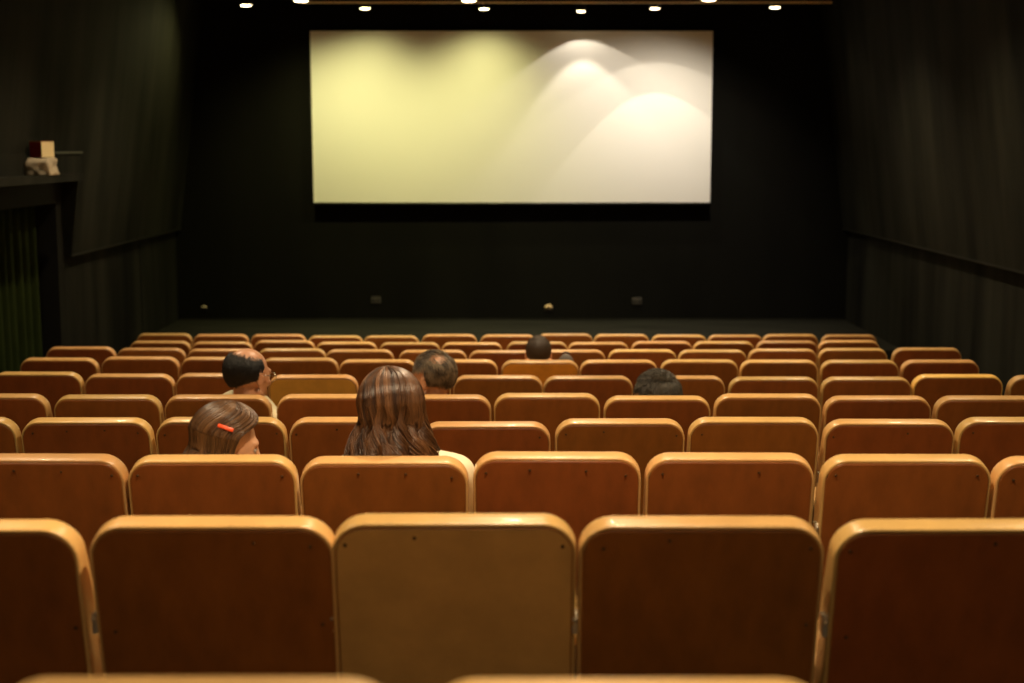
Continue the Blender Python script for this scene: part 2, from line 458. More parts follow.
# stage
bm = bmesh.new(); box(bm, -XW + 0.001, XW - 0.001, 14.0, YW, -0.3, ZST, 0.0)
struct('floor_stage', bm, M['stage'])
bm = bmesh.new(); box(bm, -XW + .01, XW - .01, YW - 0.02, YW - 0.001, ZST, ZST + 0.018)
struct('baseboard_front', bm, M['stage'])
# joints in the front wall
bm = bmesh.new()
for px in (737, 318):
    a = at_y(px, 260, YW)
    box(bm, a.x - 0.012, a.x + 0.012, YW - 0.003, YW + 0.01, ZST + 0.02, ZC - 0.3)
struct('trim_6', bm, M['front'])

# ------------------------------------------------------------------ curtain
bm = bmesh.new()
y0, y1 = OY0 + 0.05, OY1 - 0.02
n = 220; cols = []
for k in range(n + 1):
    t = k / n; y = y0 + (y1 - y0) * t
    ph = t * 16 * 2 * PI + 0.9 * math.sin(t * 11)
    col = []
    for j in range(9):
        h = j / 8
        z = ZH + 0.01 - h * (ZH + 0.01 - z9 - 0.03)
        amp = 0.022 + 0.030 * h + 0.006 * math.sin(t * 40)
        col.append(bm.verts.new((-4.075 + amp * math.sin(ph) + 0.008 * math.sin(3 * ph), y + 0.012 * math.cos(ph * 1.0) * h, z)))
    cols.append(col)
for A, B in zip(cols, cols[1:]):
    for j in range(8): bm.faces.new((A[j], B[j], B[j + 1], A[j + 1]))
cr = empty('curtain', (0, 0, 0), 'dark green velvet curtain hanging in the doorway of the left wall', 'curtain')
cc = link('drape', bm, M['curtain'], cr, True)
sm = cc.modifiers.new('t', 'SOLIDIFY'); sm.thickness = 0.004
bm = bmesh.new(); tube(bm, [(-4.075, OY0, ZH + 0.02), (-4.075, OY1, ZH + 0.02)], 0.012, 10)
link('curtain_rod', bm, M['black'], cr, True)

# ------------------------------------------------------------------ screen
YS = YW - 0.14
c1 = at_y(310, 31, YS); c2 = at_y(713, 31, YS); c3 = at_y(710, 202.5, YS); c4 = at_y(313.7, 202.5, YS)
sr = empty('projection_screen', ((c1.x + c2.x) / 2, YS, c3.z), 'wide blank white projection screen on the black front wall', 'screen')
L0 = sr.location
bm = bmesh.new()
fr = [c1 - L0, c2 - L0, c3 - L0, c4 - L0]
a = [bm.verts.new(v) for v in fr]; b = [bm.verts.new(v + Vector((0, 0.02, 0))) for v in fr]
bm.faces.new(a); bm.faces.new(b[::-1])
for i in range(4): bm.faces.new((a[i], b[i], b[(i + 1) % 4], a[(i + 1) % 4]))
link('screen_surface', bm, M['screen'], sr)
bm = bmesh.new()
xl, xr, zb, zt = fr[3].x + .01, fr[2].x - .01, 0.0, fr[0].z - 0.01
for q in ((xl, xr, zt - .05, zt), (xl, xr, zb, zb + .05), (xl, xl + .05, zb, zt), (xr - .05, xr, zb, zt)):
    box(bm, q[0], q[1], 0.021, 0.139, q[2], q[3])
link('frame', bm, M['black'], sr)
bm = bmesh.new(); tube(bm, [(fr[3].x, 0.004, -0.014), (fr[2].x, 0.004, -0.014)], 0.014, 10)
link('bottom_batten', bm, M['black'], sr, True)

# ------------------------------------------------------------------ outlets and small things on the front wall
for px, py, lab in ((376, 300, 'small grey wall outlet low on the front wall, left one'), (637, 301, 'small grey wall outlet low on the front wall, right one')):
    a = at_y(px, py, YW)
    rt = empty('wall_outlet', (a.x, YW - 0.001, a.z), lab, 'outlet', 'outlets on the front wall')
    bm = bmesh.new(); box(bm, -0.055, 0.055, -0.012, 0, -0.038, 0.038, 0.004, 2); link('cover_plate', bm, M['plastic'], rt)
    for s in (-1, 1):
        bm = bmesh.new(); r_ = bmesh.ops.create_cone(bm, cap_ends=True, segments=16, radius1=0.018, radius2=0.018, depth=0.006)
        bmesh.ops.rotate(bm, verts=bm.verts, cent=(0, 0, 0), matrix=Matrix.Rotation(PI / 2, 3, 'X'))
        bmesh.ops.translate(bm, verts=bm.verts, vec=(s * 0.025, -0.014, 0)); link('socket', bm, M['black'], rt)
for px, py, w, lab, nm in ((548.5, 306.5, 0.05, 'small pale domed step light at the foot of the front wall', 'step_light'),
                       (204, 307, 0.035, 'tiny pale domed step light at the far left foot of the front wall', 'step_light')):
    a = at_y(px, py, YW)
    rt = empty(nm, (a.x, YW - 0.001, a.z), lab, 'light', 'step lights')
    bm = bmesh.new(); r_ = bmesh.ops.create_uvsphere(bm, u_segments=20, v_segments=10, radius=w)
    for v in bm.verts: v.co.y = -abs(v.co.y) * 0.7; v.co.z = v.co.z * 0.55 - 0.25 * abs(v.co.x) * (abs(v.co.x) / w)
    link('hood', bm, M['ivory'] if w > .04 else M['bag'], rt, True)
    bm = bmesh.new(); box(bm, -w * 1.05, w * 1.05, -0.006, 0, -w * 1.15, 0.0, 0.002, 1); link('back_plate', bm, M['black'], rt)

# ------------------------------------------------------------------ box and bag on the ledge
def rounded_bag():
    bm = bmesh.new(); bmesh.ops.create_cube(bm, size=1)
    bmesh.ops.subdivide_edges(bm, edges=bm.edges, cuts=9, use_grid_fill=True)
    for v in bm.verts:
        p_ = v.co.copy(); k = 1 - 0.28 * (abs(2 * p_.x) ** 3) * 0.6
        v.co = Vector((p_.x * 0.20 * (1 - 0.12 * (p_.z + .5)), p_.y * 0.22, (p_.z + 0.5) * 0.135 * (1 - 0.25 * (2 * p_.y) ** 4)))
        v.co += Vector((1, 1, 0.3)) * 0.012 * noise.noise(v.co * 22)
        v.co.z = max(v.co.z, 0)
    return bm
bl = at_x(42.5, 175, -3.61); 
rt = empty('paper_bag', (-3.615, bl.y, 2.2625), 'crumpled pale paper bag with orange print on the ledge above the curtain', 'bag')
link('bag_body', rounded_bag(), M['bag'], rt, True)
bm = bmesh.new(); box(bm, 0.03, 0.09, -0.106, -0.09, 0.03, 0.075, 0.006, 2); link('print_patch', bm, M['print_'], rt)
rt = empty('cardboard_box', (-3.61, bl.y + 0.01, 2.2625 + 0.137), 'small box with dark red end and cream side on top of the paper bag', 'box')
rt.rotation_euler = (0, 0, math.radians(-27))
bm = bmesh.new(); box(bm, -0.064, 0.064, -0.066, 0.066, 0, 0.118, 0.003, 1)
for f in bm.faces:
    nn = f.normal
    f.material_index = 1 if nn.x > 0.7 else (2 if nn.z > 0.7 else 0)
bx = link('carton', bm, [M['card_red'], M['card_cream'], M['card_top']], rt)
bm = bmesh.new(); box(bm, -0.065, 0.065, -0.067, 0.067, 0.1185, 0.122, 0.001, 1); link('lid', bm, M['card_top'], rt)

# ------------------------------------------------------------------ ceiling track and lamps
HL = HC + 1.50
def depth_for(py, H=1.50):
    return H / -((py - 341.5) / F * CT + ST)
tk = at_depth(512, 3.4, depth_for(3.4))
rt = empty('lighting_track', (0, tk.y, HL + 0.01), 'long thin metal lighting track under the ceiling before the screen', 'track')
a = at_depth(300, 3.4, depth_for(3.4)).x; b = at_depth(832, 3.4, depth_for(3.4)).x
bm = bmesh.new(); box(bm, a, b, -0.012, 0.012, -0.010, 0.010, 0.003, 1); link('rail', bm, M['track'], rt)
for t in (0.05, 0.27, 0.5, 0.73, 0.95):
    x = a + (b - a) * t; bm = bmesh.new(); tube(bm, [(x, 0, 0.0101), (x, 0, ZC - HL - 0.011)], 0.005, 8); link('hanger', bm, M['black'], rt)

def lathe(bm, prof, n=20):
    rings = [[bm.verts.new((r * math.cos(2 * PI * k / n), r * math.sin(2 * PI * k / n), z)) for k in range(n)] for r, z in prof]
    for A, B in zip(rings, rings[1:]):
        for k in range(n): bm.faces.new((A[k], A[(k + 1) % n], B[(k + 1) % n], B[k]))
    bm.faces.new(rings[0][::-1]); bm.faces.new(rings[-1])

def lamp(px, py, R, lab, green=False):
    p_ = at_depth(px, py, depth_for(py))
    rt = empty('spot_lamp', (p_.x, p_.y, HL), lab, 'lamp', 'lamps before the screen')
    bm = bmesh.new(); lathe(bm, [(R * 1.1, -0.005), (R * 1.12, 0.03), (R * 0.6, 0.095), (0.012, ZC - HL)])
    link('housing', bm, M['black'], rt, True)
    bm = bmesh.new(); lathe(bm, [(R, 0.002), (R * 0.96, -0.005), (R * 0.7, -0.011), (R * 0.3, -0.014)], 20)
    link('lens', bm, M['lens_g'] if green else M['lens'], rt, True)
    return rt
lamps = [
 (246, 4.8, 0.062, 'ceiling lamp left of the screen, leftmost of the six small front lamps'),
 (365, 8, 0.058, 'small ceiling lamp above the left part of the screen'),
 (484, 8.5, 0.055, 'small ceiling lamp just left of the screen middle'),
 (581, 10.8, 0.052, 'small ceiling lamp over the bright hot spot of the screen'),
 (655, 8, 0.055, 'small ceiling lamp over the right part of the screen'),
 (775, 7, 0.057, 'small ceiling lamp right of the screen, rightmost lamp'),
 (140, 0.2, 0.070, 'half-cut ceiling lamp at the top left photo edge'),
 (301, 0.5, 0.075, 'large ceiling lamp at the left end of the lighting track'),
 (469, 0.6, 0.075, 'large ceiling lamp touching the middle of the lighting track'),
 (709, -0.5, 0.075, 'large ceiling lamp near the right end of the lighting track'),
]
LR = {}
for i, (px, py, R, lab) in enumerate(lamps):
    LR[i] = lamp(px, py, R, lab, i in (1, 2))

def spot(root, z, energy, col, half, blend, aim, rad=0.015, name='beam'):
    l = bpy.data.lights.new(name, 'SPOT'); l.energy = energy; l.color = col
    l.spot_size = 2 * half; l.spot_blend = blend; l.shadow_soft_size = rad
    o = bpy.data.objects.new(name, l); C.objects.link(o); o.parent = root
    o.location = (0, 0, z)
    o.rotation_euler = Vector(aim).to_track_quat('-Z', 'Y').to_euler()
    return o
WARM = (1.0, 0.78, 0.50); PEACH = (1.0, 0.86, 0.68); YEL = (1.0, 0.92, 0.38)
rd = math.radians
# green-yellow soft lamps on the left half of the screen
spot(LR[1], -0.05, 27, YEL, rd(66), 1.0, (0, 0.30, -1))
spot(LR[2], -0.05, 27, YEL, rd(66), 1.0, (0, 0.30, -1))
# crisp double beams on the right half
spot(LR[3], -0.05, 14, PEACH, rd(56), 0.06, (0.06, 0, -1))
spot(LR[3], -0.05, 34, PEACH, rd(39.0), 0.28, (0.06, 0, -1))
spot(LR[4], -0.05, 14, PEACH, rd(54.5), 0.06, (0.06, 0, -1))
spot(LR[4], -0.05, 36, PEACH, rd(39.3), 0.06, (0.06, 0, -1))
spot(LR[0], -0.05, 40, YEL, rd(60), 1.0, (-0.7, -0.6, -1))
spot(LR[5], -0.05, 12, WARM, rd(50), 1.0, (0.3, -0.3, -1))
# the large lamps are turned toward the lower part of the screen
spot(LR[6], -0.05, 60, YEL, rd(65), 1.0, (-0.3, -0.5, -1), 0.05)
for k, col, e, ax in ((7, YEL, 150, 0.1), (8, YEL, 100, -0.05), (9, PEACH, 220, -0.22)):
    spot(LR[k], -0.05, e, col, rd(56), 1.0, (ax, 0.55, -1), 0.05)

# hall downlights above the frame; rear row added, tilted to brighten seat backs
def downlight(x, y, energy, k, aim=(0, 0, -1)):
    rt = empty('ceiling_downlight', (x, y, ZC), 'unseen round recessed warm lamp in the black ceiling, lighting the seats', 'lamp', 'ceiling downlights over the seats')
    bm = bmesh.new(); lathe(bm, [(0.10, -0.001), (0.098, -0.02), (0.085, -0.022), (0.080, -0.004)], 24); link('trim_ring', bm, M['black'], rt, True)
    bm = bmesh.new(); lathe(bm, [(0.078, -0.0045), (0.070, -0.014), (0.03, -0.020)], 24); link('lens', bm, M['lens'], rt, True)
    spot(rt, -0.05, energy, WARM, rd(58), 0.9, aim, 0.06)
k = 0
for y, e in ((-1.2, 115), (2.9, 300), (5.4, 285), (8.0, 310), (10.6, 350), (13.0, 330)):
    for x, g_ in ((-2.3, 0.65), (0.15, 1.0), (2.5, 0.65)):
        downlight(x, y, e * g_ * (1.3 if abs(x) < 1 and y == 2.9 else (0.3 if abs(x) > 1 and y < 0 else 1)), k, (0, 0.75, -1) if y < 0 else (0, 0, -1)); k += 1

# ------------------------------------------------------------------ people
def ell(bm, c, r, rot=None, sub=3):
    q = bmesh.ops.create_icosphere(bm, subdivisions=sub, radius=1)
    for v in q['verts']:
        p_ = Vector((v.co.x * r[0], v.co.y * r[1], v.co.z * r[2]))
        if rot is not None: p_ = rot @ p_
        v.co = p_ + Vector(c)
def cap(bm, a, b, ra, rb, n=14):
    a = Vector(a); b = Vector(b); K = 6
    pts = [a.lerp(b, i / K) for i in range(K + 1)]
    tube(bm, pts, [ra + (rb - ra) * i / K for i in range(K + 1)], n)
    ell(bm, a, (ra,) * 3, sub=2); ell(bm, b, (rb,) * 3, sub=2)

def remeshed(bm, voxel, smooth=4):
    me = bpy.data.meshes.new('tmp'); bm.to_mesh(me); bm.free()
    o = bpy.data.objects.new('tmp', me); C.objects.link(o)
    m = o.modifiers.new('r', 'REMESH'); m.mode = 'VOXEL'; m.voxel_size = voxel
    s = o.modifiers.new('s', 'SMOOTH'); s.factor = 0.5; s.iterations = smooth
    dg = bpy.context.evaluated_depsgraph_get(); dg.update()
    out = bpy.data.meshes.new_from_object(o.evaluated_get(dg))
    bpy.data.objects.remove(o); bpy.data.meshes.remove(me)
    out.materials.clear()
    return out

class Strands:
    def __init__(s): s.v = []; s.f = []; s.t = []
    def add(s, pts, rads, tint, n=4):
        base = len(s.v); K = len(pts)
        for i in range(K):
            t = pts[min(i + 1, K - 1)] - pts[max(i - 1, 0)]
            if t.length < 1e-9: t = Vector((0, 0, 1))
            t.normalize()
            a = Vector((0, 0, 1)) if abs(t.z) < 0.9 else Vector((1, 0, 0))
            sd = t.cross(a).normalized(); q = sd.cross(t)
            for k in range(n):
                an = 2 * PI * k / n
                s.v.append(pts[i] + (sd * math.cos(an) + q * math.sin(an)) * rads[i]); s.t.append(tint)
        for i in range(K - 1):
            for k in range(n):
                s.f.append((base + i * n + k, base + i * n + (k + 1) % n, base + (i + 1) * n + (k + 1) % n, base + (i + 1) * n + k))
    def build(s, name, m, parent):
        me = bpy.data.meshes.new(name); me.from_pydata([tuple(v) for v in s.v], [], s.f)
        at = me.attributes.new('tint', 'FLOAT', 'POINT'); at.data.foreach_set('value', s.t)
        return link_me(name, me, m, parent, True)

SK_C = Vector((0, -0.012, 0.030)); SK_R = Vector((0.076, 0.096, 0.088))
def head_bm(bm, T, s=1.0, female=False):
    """head shapes, face toward +y; T maps head space to body space"""
    R3 = T.to_3x3().normalized()
    def E(c, r, rot=None): ell(bm, T @ Vector(c), [q * s for q in r], R3 if rot is None else R3 @ rot)
    def P(a, b, ra, rb): cap(bm, T @ Vector(a), T @ Vector(b), ra * s, rb * s, 10)
    E(SK_C, SK_R)
    E((0, 0.030, 0.000), (0.066, 0.068, 0.075))
    E((0, 0.036, -0.050), (0.052, 0.054, 0.055))
    E((0, 0.070, -0.088), (0.024, 0.022, 0.022))
    E((0, 0.080, 0.028), (0.052, 0.018, 0.016))
    for sx in (-1, 1):
        E((sx * 0.036, 0.070, -0.022), (0.022, 0.020, 0.020))
        P((sx * 0.055, 0.01, -0.062), (sx * 0.020, 0.072, -0.090), 0.016, 0.014)
        ro = Matrix.Rotation(sx * rd(-18), 3, 'Z')
        E((sx * 0.080, -0.004, -0.008), (0.007, 0.019, 0.031), ro)
        E((sx * 0.083, -0.012, 0.010), (0.006, 0.010, 0.014), ro)
        E((sx * 0.013, 0.098, -0.033), (0.008, 0.010, 0.008))
    P((0, 0.092, 0.016), (0, 0.112, -0.028), 0.009, 0.012)
    P((-0.018, 0.087, -0.058), (0.018, 0.087, -0.058), 0.006, 0.006)
    P((-0.016, 0.086, -0.068), (0.016, 0.086, -0.068), 0.007, 0.007)

def person(label, seat, headtop_px, headtop_py, dc, yaw, pitch=0.0, roll=0.0, s=1.0, skin='skin', shirt='cream', female=False, sleeve=0.5, hs=1.12, nko=0.165, sw_=None, shz=(0.075, 0.075)):
    r, i = seat; c, _, _ = info[r]; sr_ = seat_roots[seat].location
    root = empty('person', (sr_.x, sr_.y + 0.35, tier_z(sr_.y + 0.35)), label, 'person')
    O = root.location
    top = at_depth(headtop_px, headtop_py, c + dc) - O
    R3 = Matrix.Rotation(yaw, 3, 'Z') @ Matrix.Rotation(pitch, 3, 'X') @ Matrix.Rotation(roll, 3, 'Y')
    hc = top - Vector((0, 0, (0.118) * hs))
    T = Matrix.Translation(hc) @ (R3 * hs).to_4x4()
    seat_y = sr_.y - O.y
    zs = sr_.z - O.z + 0.45
    pel = Vector((0, seat_y + 0.35, zs + 0.11 * s))
    neck = hc + Vector((0, -0.035, -nko * hs))
    neck.y = max(neck.y, seat_y + 0.135)
    chest = pel.lerp(neck, 0.66) + Vector((0, 0.02, 0)); chest.y = max(chest.y, seat_y + 0.265)
    sw = sw_ or (0.155 if female else 0.178) * s
    shl = {}
    def shapes(bm, inf=0.0, arms=1.0, skinpart=True):
        ell(bm, pel, (0.165 * s + inf, 0.115 * s + inf, 0.115 * s + inf * .3))
        cap(bm, pel + Vector((0, 0, 0.03)), chest, 0.11 * s + inf, 0.11 * s + inf)
        ell(bm, pel.lerp(chest, 0.5), (0.140 * s + inf, 0.105 * s + inf, 0.16 * s))
        ell(bm, chest, (0.165 * s + inf, 0.105 * s + inf, 0.15 * s + inf))
        for sx in (-1, 1):
            sh = neck + Vector((sx * sw, 0.0, -shz[(sx + 1) // 2] * s)); shl[sx] = sh
            cap(bm, neck + Vector((sx * 0.03, 0, -0.010)), sh, 0.044 * s + inf, 0.052 * s + inf)
            cap(bm, chest + Vector((sx * 0.07, 0, 0.02)), sh, 0.08 * s + inf, 0.05 * s + inf)
    bm = bmesh.new(); shapes(bm)
    cap(bm, T @ Vector((0, -0.012, -0.03)), neck + Vector((0, 0, -0.03)), 0.052 * hs, 0.056 * hs)
    head_bm(bm, T, hs, female)
    hips = {}
    for sx in (-1, 1):
        sh = shl[sx]
        el = sh + Vector((sx * 0.045, 0.12 * s, -0.25 * s)); kn = Vector((sx * 0.11 * s, pel.y + 0.40 * s, zs + 0.075 * s))
        el.z = max(el.z, zs + 0.16 * s)
        wr = Vector((sx * 0.10 * s, el.y + 0.17 * s, zs + 0.185 * s))
        cap(bm, sh, el, 0.046 * s, 0.038 * s); cap(bm, el, wr, 0.038 * s, 0.025 * s)
        # hand: palm, five fingers
        pc = wr + Vector((-sx * 0.02, 0.045, -0.012)) * s
        ell(bm, pc, (0.038 * s, 0.046 * s, 0.015 * s))
        for fk in range(4):
            off = (fk - 1.5) * 0.0195 * s
            ln = (0.062, 0.074, 0.070, 0.055)[fk] * s
            a_ = pc + Vector((off, 0.036 * s, 0)); m1 = a_ + Vector((off * 0.15, ln * 0.5, 0.002)); m2 = m1 + Vector((0, ln * 0.42, -0.016 * s))
            cap(bm, a_, m1, 0.0085 * s, 0.008 * s, 8); cap(bm, m1, m2, 0.008 * s, 0.007 * s, 8)
        th = pc + Vector((-sx * 0.030, -0.012, 0)) * s
        cap(bm, th, th + Vector((-sx * 0.026, 0.028, -0.004)) * s, 0.0105 * s, 0.0095 * s, 8)
        cap(bm, th + Vector((-sx * 0.026, 0.028, -0.004)) * s, th + Vector((-sx * 0.032, 0.055, -0.010)) * s, 0.0095 * s, 0.008 * s, 8)
        hip = pel + Vector((sx * 0.085 * s, 0.02, -0.03 * s))
        zf = tier_z(O.y + kn.y + 0.05) - O.z
        an = Vector((sx * 0.11 * s, kn.y + 0.03, zf + 0.09))
        if s < 0.9: an.z = max(zf + 0.09, kn.z - 0.36)
        cap(bm, hip, kn, 0.078 * s, 0.056 * s); cap(bm, kn, an, 0.052 * s, 0.034 * s)
        cap(bm, an + Vector((0, -0.02, -0.045)), an + Vector((sx * 0.02, 0.13, -0.06)), 0.030, 0.026)
        hips[sx] = (hip, kn, an, el, wr, sh)
    me = remeshed(bm, 0.0062, 4)
    link_me('body', me, M[skin], root, True)
    # shirt
    bm = bmesh.new(); shapes(bm, 0.011)
    for sx in (-1, 1):
        hip, kn, an, el, wr, sh = hips[sx]
        e2 = sh.lerp(el, sleeve * 2 if sleeve < 0.5 else 1)
        cap(bm, sh, e2, 0.060 * s, 0.052 * s)
        if sleeve >= 0.5: cap(bm, el, el.lerp(wr, (sleeve - 0.5) * 2), 0.050 * s, 0.040 * s)
    me = remeshed(bm, 0.009, 5)
    link_me('shirt', me, M[shirt], root, True)
    # collar band round the neck
    bm = bmesh.new()
    ring = [neck + Vector((0.066 * s * math.cos(t), 0.060 * s * math.sin(t) + 0.004, 0.020 - 0.018 * math.sin(t))) for t in [2 * PI * q / 24 for q in range(24)]]
    tube(bm, ring, 0.011, 8, closed=True); link('collar', bm, M[shirt], root, True)
    # trousers
    bm = bmesh.new(); ell(bm, pel + Vector((0, 0, -0.015)), (0.178 * s, 0.128 * s, 0.11 * s))
    for sx in (-1, 1):
        hip, kn, an, el, wr, sh = hips[sx]
        cap(bm, hip, kn, 0.088 * s, 0.066 * s); cap(bm, kn, an, 0.064 * s, 0.052 * s)
    me = remeshed(bm, 0.010, 5); link_me('trousers', me, M['denim'], root, True)
    for sx in (-1, 1):
        an = hips[sx][2]; bm = bmesh.new()
        ell(bm, an + Vector((sx * 0.008, 0.055, -0.052)), (0.043, 0.125, 0.036)); ell(bm, an + Vector((0, -0.01, -0.03)), (0.042, 0.05, 0.05))
        for v in bm.verts: v.co.z = max(v.co.z, an.z - 0.089)
        link_me('shoe', remeshed(bm, 0.008, 3), M['shoe'], root, True)
    for sx in (-1, 1):
        bm = bmesh.new(); e_ = T @ Vector((sx * 0.031, 0.0795, 0.006))
        q = bmesh.ops.create_uvsphere(bm, u_segments=14, v_segments=8, radius=0.0125 * hs)
        rot_ = R3 @ Matrix.Rotation(-PI / 2, 3, 'X')
        for v in q['verts']: v.co = rot_ @ v.co
        for f in bm.faces:
            cn = f.calc_center_median(); f.material_index = 1 if cn.dot(R3 @ Vector((0, 1, 0))) > 0.0108 * hs else 0
        bmesh.ops.translate(bm, verts=bm.verts, vec=e_)
        link('eye', bm, [M['eye'], M['iris']], root, True)
    return root, T, R3, neck

def skull_pt(th, ph, off=0.0):
    """th from the crown, ph 0 at the back going to +x"""
    n_ = Vector((math.sin(th) * math.sin(ph), -math.sin(th) * math.cos(ph), math.cos(th)))
    return SK_C + Vector((n_.x * (SK_R.x + off), n_.y * (SK_R.y + off), n_.z * (SK_R.z + off))), n_

def short_hair(root, T, m, keep, N_, length, seed, tintf=lambda p, rnd: rnd.random(), lift=0.5, rad=0.0011, cap_off=0.005, swirl=None):
    """cap shell over the kept scalp region plus many short strands"""
    rnd = random.Random(seed); S = Strands()
    nu, nv = 150, 90
    idx = {}
    bm = bmesh.new(); lay = bm.verts.layers.float.new('tint')
    for j in range(nv + 1):
        th = PI * j / nv * 0.88
        for i in range(nu):
            ph = 2 * PI * i / nu - PI
            p_, n_ = skull_pt(th, ph, cap_off + 0.002 * min(1, j / 8) * noise.noise(Vector((i * .6, j * .6, seed))))
            idx[(i, j)] = bm.verts.new(T @ p_); idx[(i, j)][lay] = tintf(p_, rnd) * 0.5
    for j in range(nv):
        for i in range(nu):
            th = PI * (j + .5) / nv * 0.88; ph = 2 * PI * (i + .5) / nu - PI
            if min(keep(th + a1, ph + a2) for a1 in (-.07, 0, .07) for a2 in (-.07, 0, .07)) > 0.3:
                try: bm.faces.new((idx[(i, j)], idx[((i + 1) % nu, j)], idx[((i + 1) % nu, j + 1)], idx[(i, j + 1)]))
                except ValueError: pass
    lv = [v for v in bm.verts if not v.link_faces]; bmesh.ops.delete(bm, geom=lv, context='VERTS')
    bmesh.ops.remove_doubles(bm, verts=bm.verts, dist=0.0003)
    bmesh.ops.solidify(bm, geom=bm.faces, thickness=0.002)
    bm.verts.index_update()
    for v in bm.verts: S.v.append(v.co.copy()); S.t.append(v[lay])
    for f in bm.faces: S.f.append(tuple(v.index for v in f.verts))
    bm.free()
    cnt = 0
    while cnt < N_:
        ph = rnd.uniform(-PI, PI); th = math.acos(1 - rnd.random() * (1 - math.cos(PI * 0.85)))
        if rnd.random() > keep(th, ph): continue
        cnt += 1
        p_, n_ = skull_pt(th, ph, cap_off)
        down = Vector((0, -0.25, -1)) + Vector((rnd.uniform(-.35, .35), rnd.uniform(-.35, .35), 0))
        if n_.z > 0.75: down = Vector((rnd.uniform(-.9, .9), 0.5 + rnd.uniform(-.8, .8), -0.2))
        tg = (down - n_ * down.dot(n_)).normalized()
        ln = length * rnd.uniform(0.6, 1.1)
        pts = []
        for q in range(4):
            u = q / 3
            pts.append(T @ (p_ + tg * ln * u + n_ * (ln * lift * (u - 0.55 * u * u))))
        S.add(pts, [rad, rad * 1.1, rad * .8, rad * .25], tintf(p_, rnd), 3)
    return S.build('hair', m, root)

def long_hair(root, T, m, seed, N_, bottom, wave, half_open, part=0.0, flare=1.0, tmul=1.0, rad=0.0028, sweep=0.0, back_r=0.0, bulk=0.0, jit=0.0):
    rnd = random.Random(seed); S = Strands(); NS = 22
    for q in range(N_):
        layer = rnd.random()
        ph0 = rnd.uniform(-PI, PI); ph = ph0 * (PI - half_open) / PI
        front = max(0.0, (abs(ph) - 1.7) / (PI - 1.7))
        off = 0.010 + 0.017 * layer
        th0 = rnd.uniform(0.02, 1.5) * (0.55 if layer > 0.4 else 1)
        clump = noise.noise(Vector((ph * 3.1, seed, 0.0))) * 2.2
        jp = rnd.uniform(-jit, jit)
        lenj = bottom + rnd.uniform(-0.012, 0.030) + 0.018 * noise.noise(Vector((ph * 5, 3.3, seed)))
        pts = []; rads = []
        tint = min(1, max(0, 0.32 + 0.55 * noise.noise(Vector((ph * 6.0, layer * 3, seed * 1.7))) + rnd.uniform(-.22, .22))) * tmul
        zend = None
        for k in range(NS):
            u = k / (NS - 1)
            if u < 0.42:
                th = th0 + (1.60 - th0) * u / 0.42; sm_ = min(1, max(0, (th - 0.35) / 1.15)); sm_ = sm_ * sm_ * (3 - 2 * sm_)
                phh = ph * (1.0) + sweep * math.sin(th) * 0
                p_, n_ = skull_pt(th, ph0 + (ph - ph0) * sm_, off + bulk)
                if th < 0.5: p_.x += part * (1 - th / 0.5)
                last = p_.copy()
            else:
                w = (u - 0.42) / 0.58
                _, n_ = skull_pt(1.57, ph, 0)
                off_ = off + bulk
                rad_k = 1 - 0.10 * math.sin(min(1, w * 1.6) * PI) * (1 - 0.3 * flare) + 0.24 * flare * w * w
                z = last.z + (lenj - last.z) * w
                ax = (SK_R.x + off_) * rad_k; ay = (SK_R.y + off_) * (rad_k - 0.10 * w)
                wv = wave * (w ** 0.8) * math.sin(w * 9.5 + clump * 2.2 + layer * 0.9 + jp)
                wv2 = wave * (w ** 0.8) * math.cos(w * 8.5 + clump * 2.6 + 1.0 + jp)
                tdir = Vector((math.cos(ph), math.sin(ph), 0))
                p_ = SK_C + Vector((n_.x * ax, n_.y * ay, 0)); p_.z = z
                p_ += tdir * wv + n_ * (wv2 * 0.7 + back_r * w)
            pts.append(T @ p_)
            rr = rad * (1.1 - 0.5 * u) * (0.7 + 0.6 * layer)
            rads.append(rr if k < NS - 1 else rr * 0.3)
        S.add(pts, rads, tint, 4)
    # inner cap so no scalp shows
    nu, nv = 56, 22; base = len(S.v)
    for j in range(nv + 1):
        u = j / nv
        for i in range(nu + 1):
            ph = -(PI - half_open) + 2 * (PI - half_open) * i / nu
            if u < .5:
                th = 0.001 + 1.6 * u / .5; sm_ = min(1, max(0, (th - 0.35) / 1.15)); sm_ = sm_ * sm_ * (3 - 2 * sm_)
                pf = ph * PI / (PI - half_open)
                p_, n_ = skull_pt(th, pf + (ph - pf) * sm_, 0.008 + bulk * .6)
            else:
                w = (u - .5) / .5; p0, n_ = skull_pt(1.6, ph, 0.008 + bulk * .6)
                p_ = Vector((p0.x * (1 - 0.08 * w), SK_C.y + (p0.y - SK_C.y) * (1 - 0.16 * w), p0.z + (bottom + 0.04 - p0.z) * w))
            S.v.append(T @ p_); S.t.append(0.1 * tmul)
    for j in range(nv):
        for i in range(nu):
            a_ = base + j * (nu + 1) + i; S.f.append((a_, a_ + 1, a_ + nu + 2, a_ + nu + 1))
    return S.build('hair', m, root)

# --- long-haired woman in cream
pr, T, R3, nk = person('person with long wavy brown hair and a cream top seen from behind, third nearest row', (2, 2), 390, 375, 0.20, rd(14), rd(-4), 0, 0.98, 'skin', 'cream', True, 0.9, hs=1.0, nko=0.125, sw_=0.2, shz=(0.10, 0.055))
long_hair(pr, T, M['hair_brown'], 5, 4200, -0.185, 0.030, rd(58), part=-0.01, flare=1.25, back_r=0.012, rad=0.0017, jit=0.6)
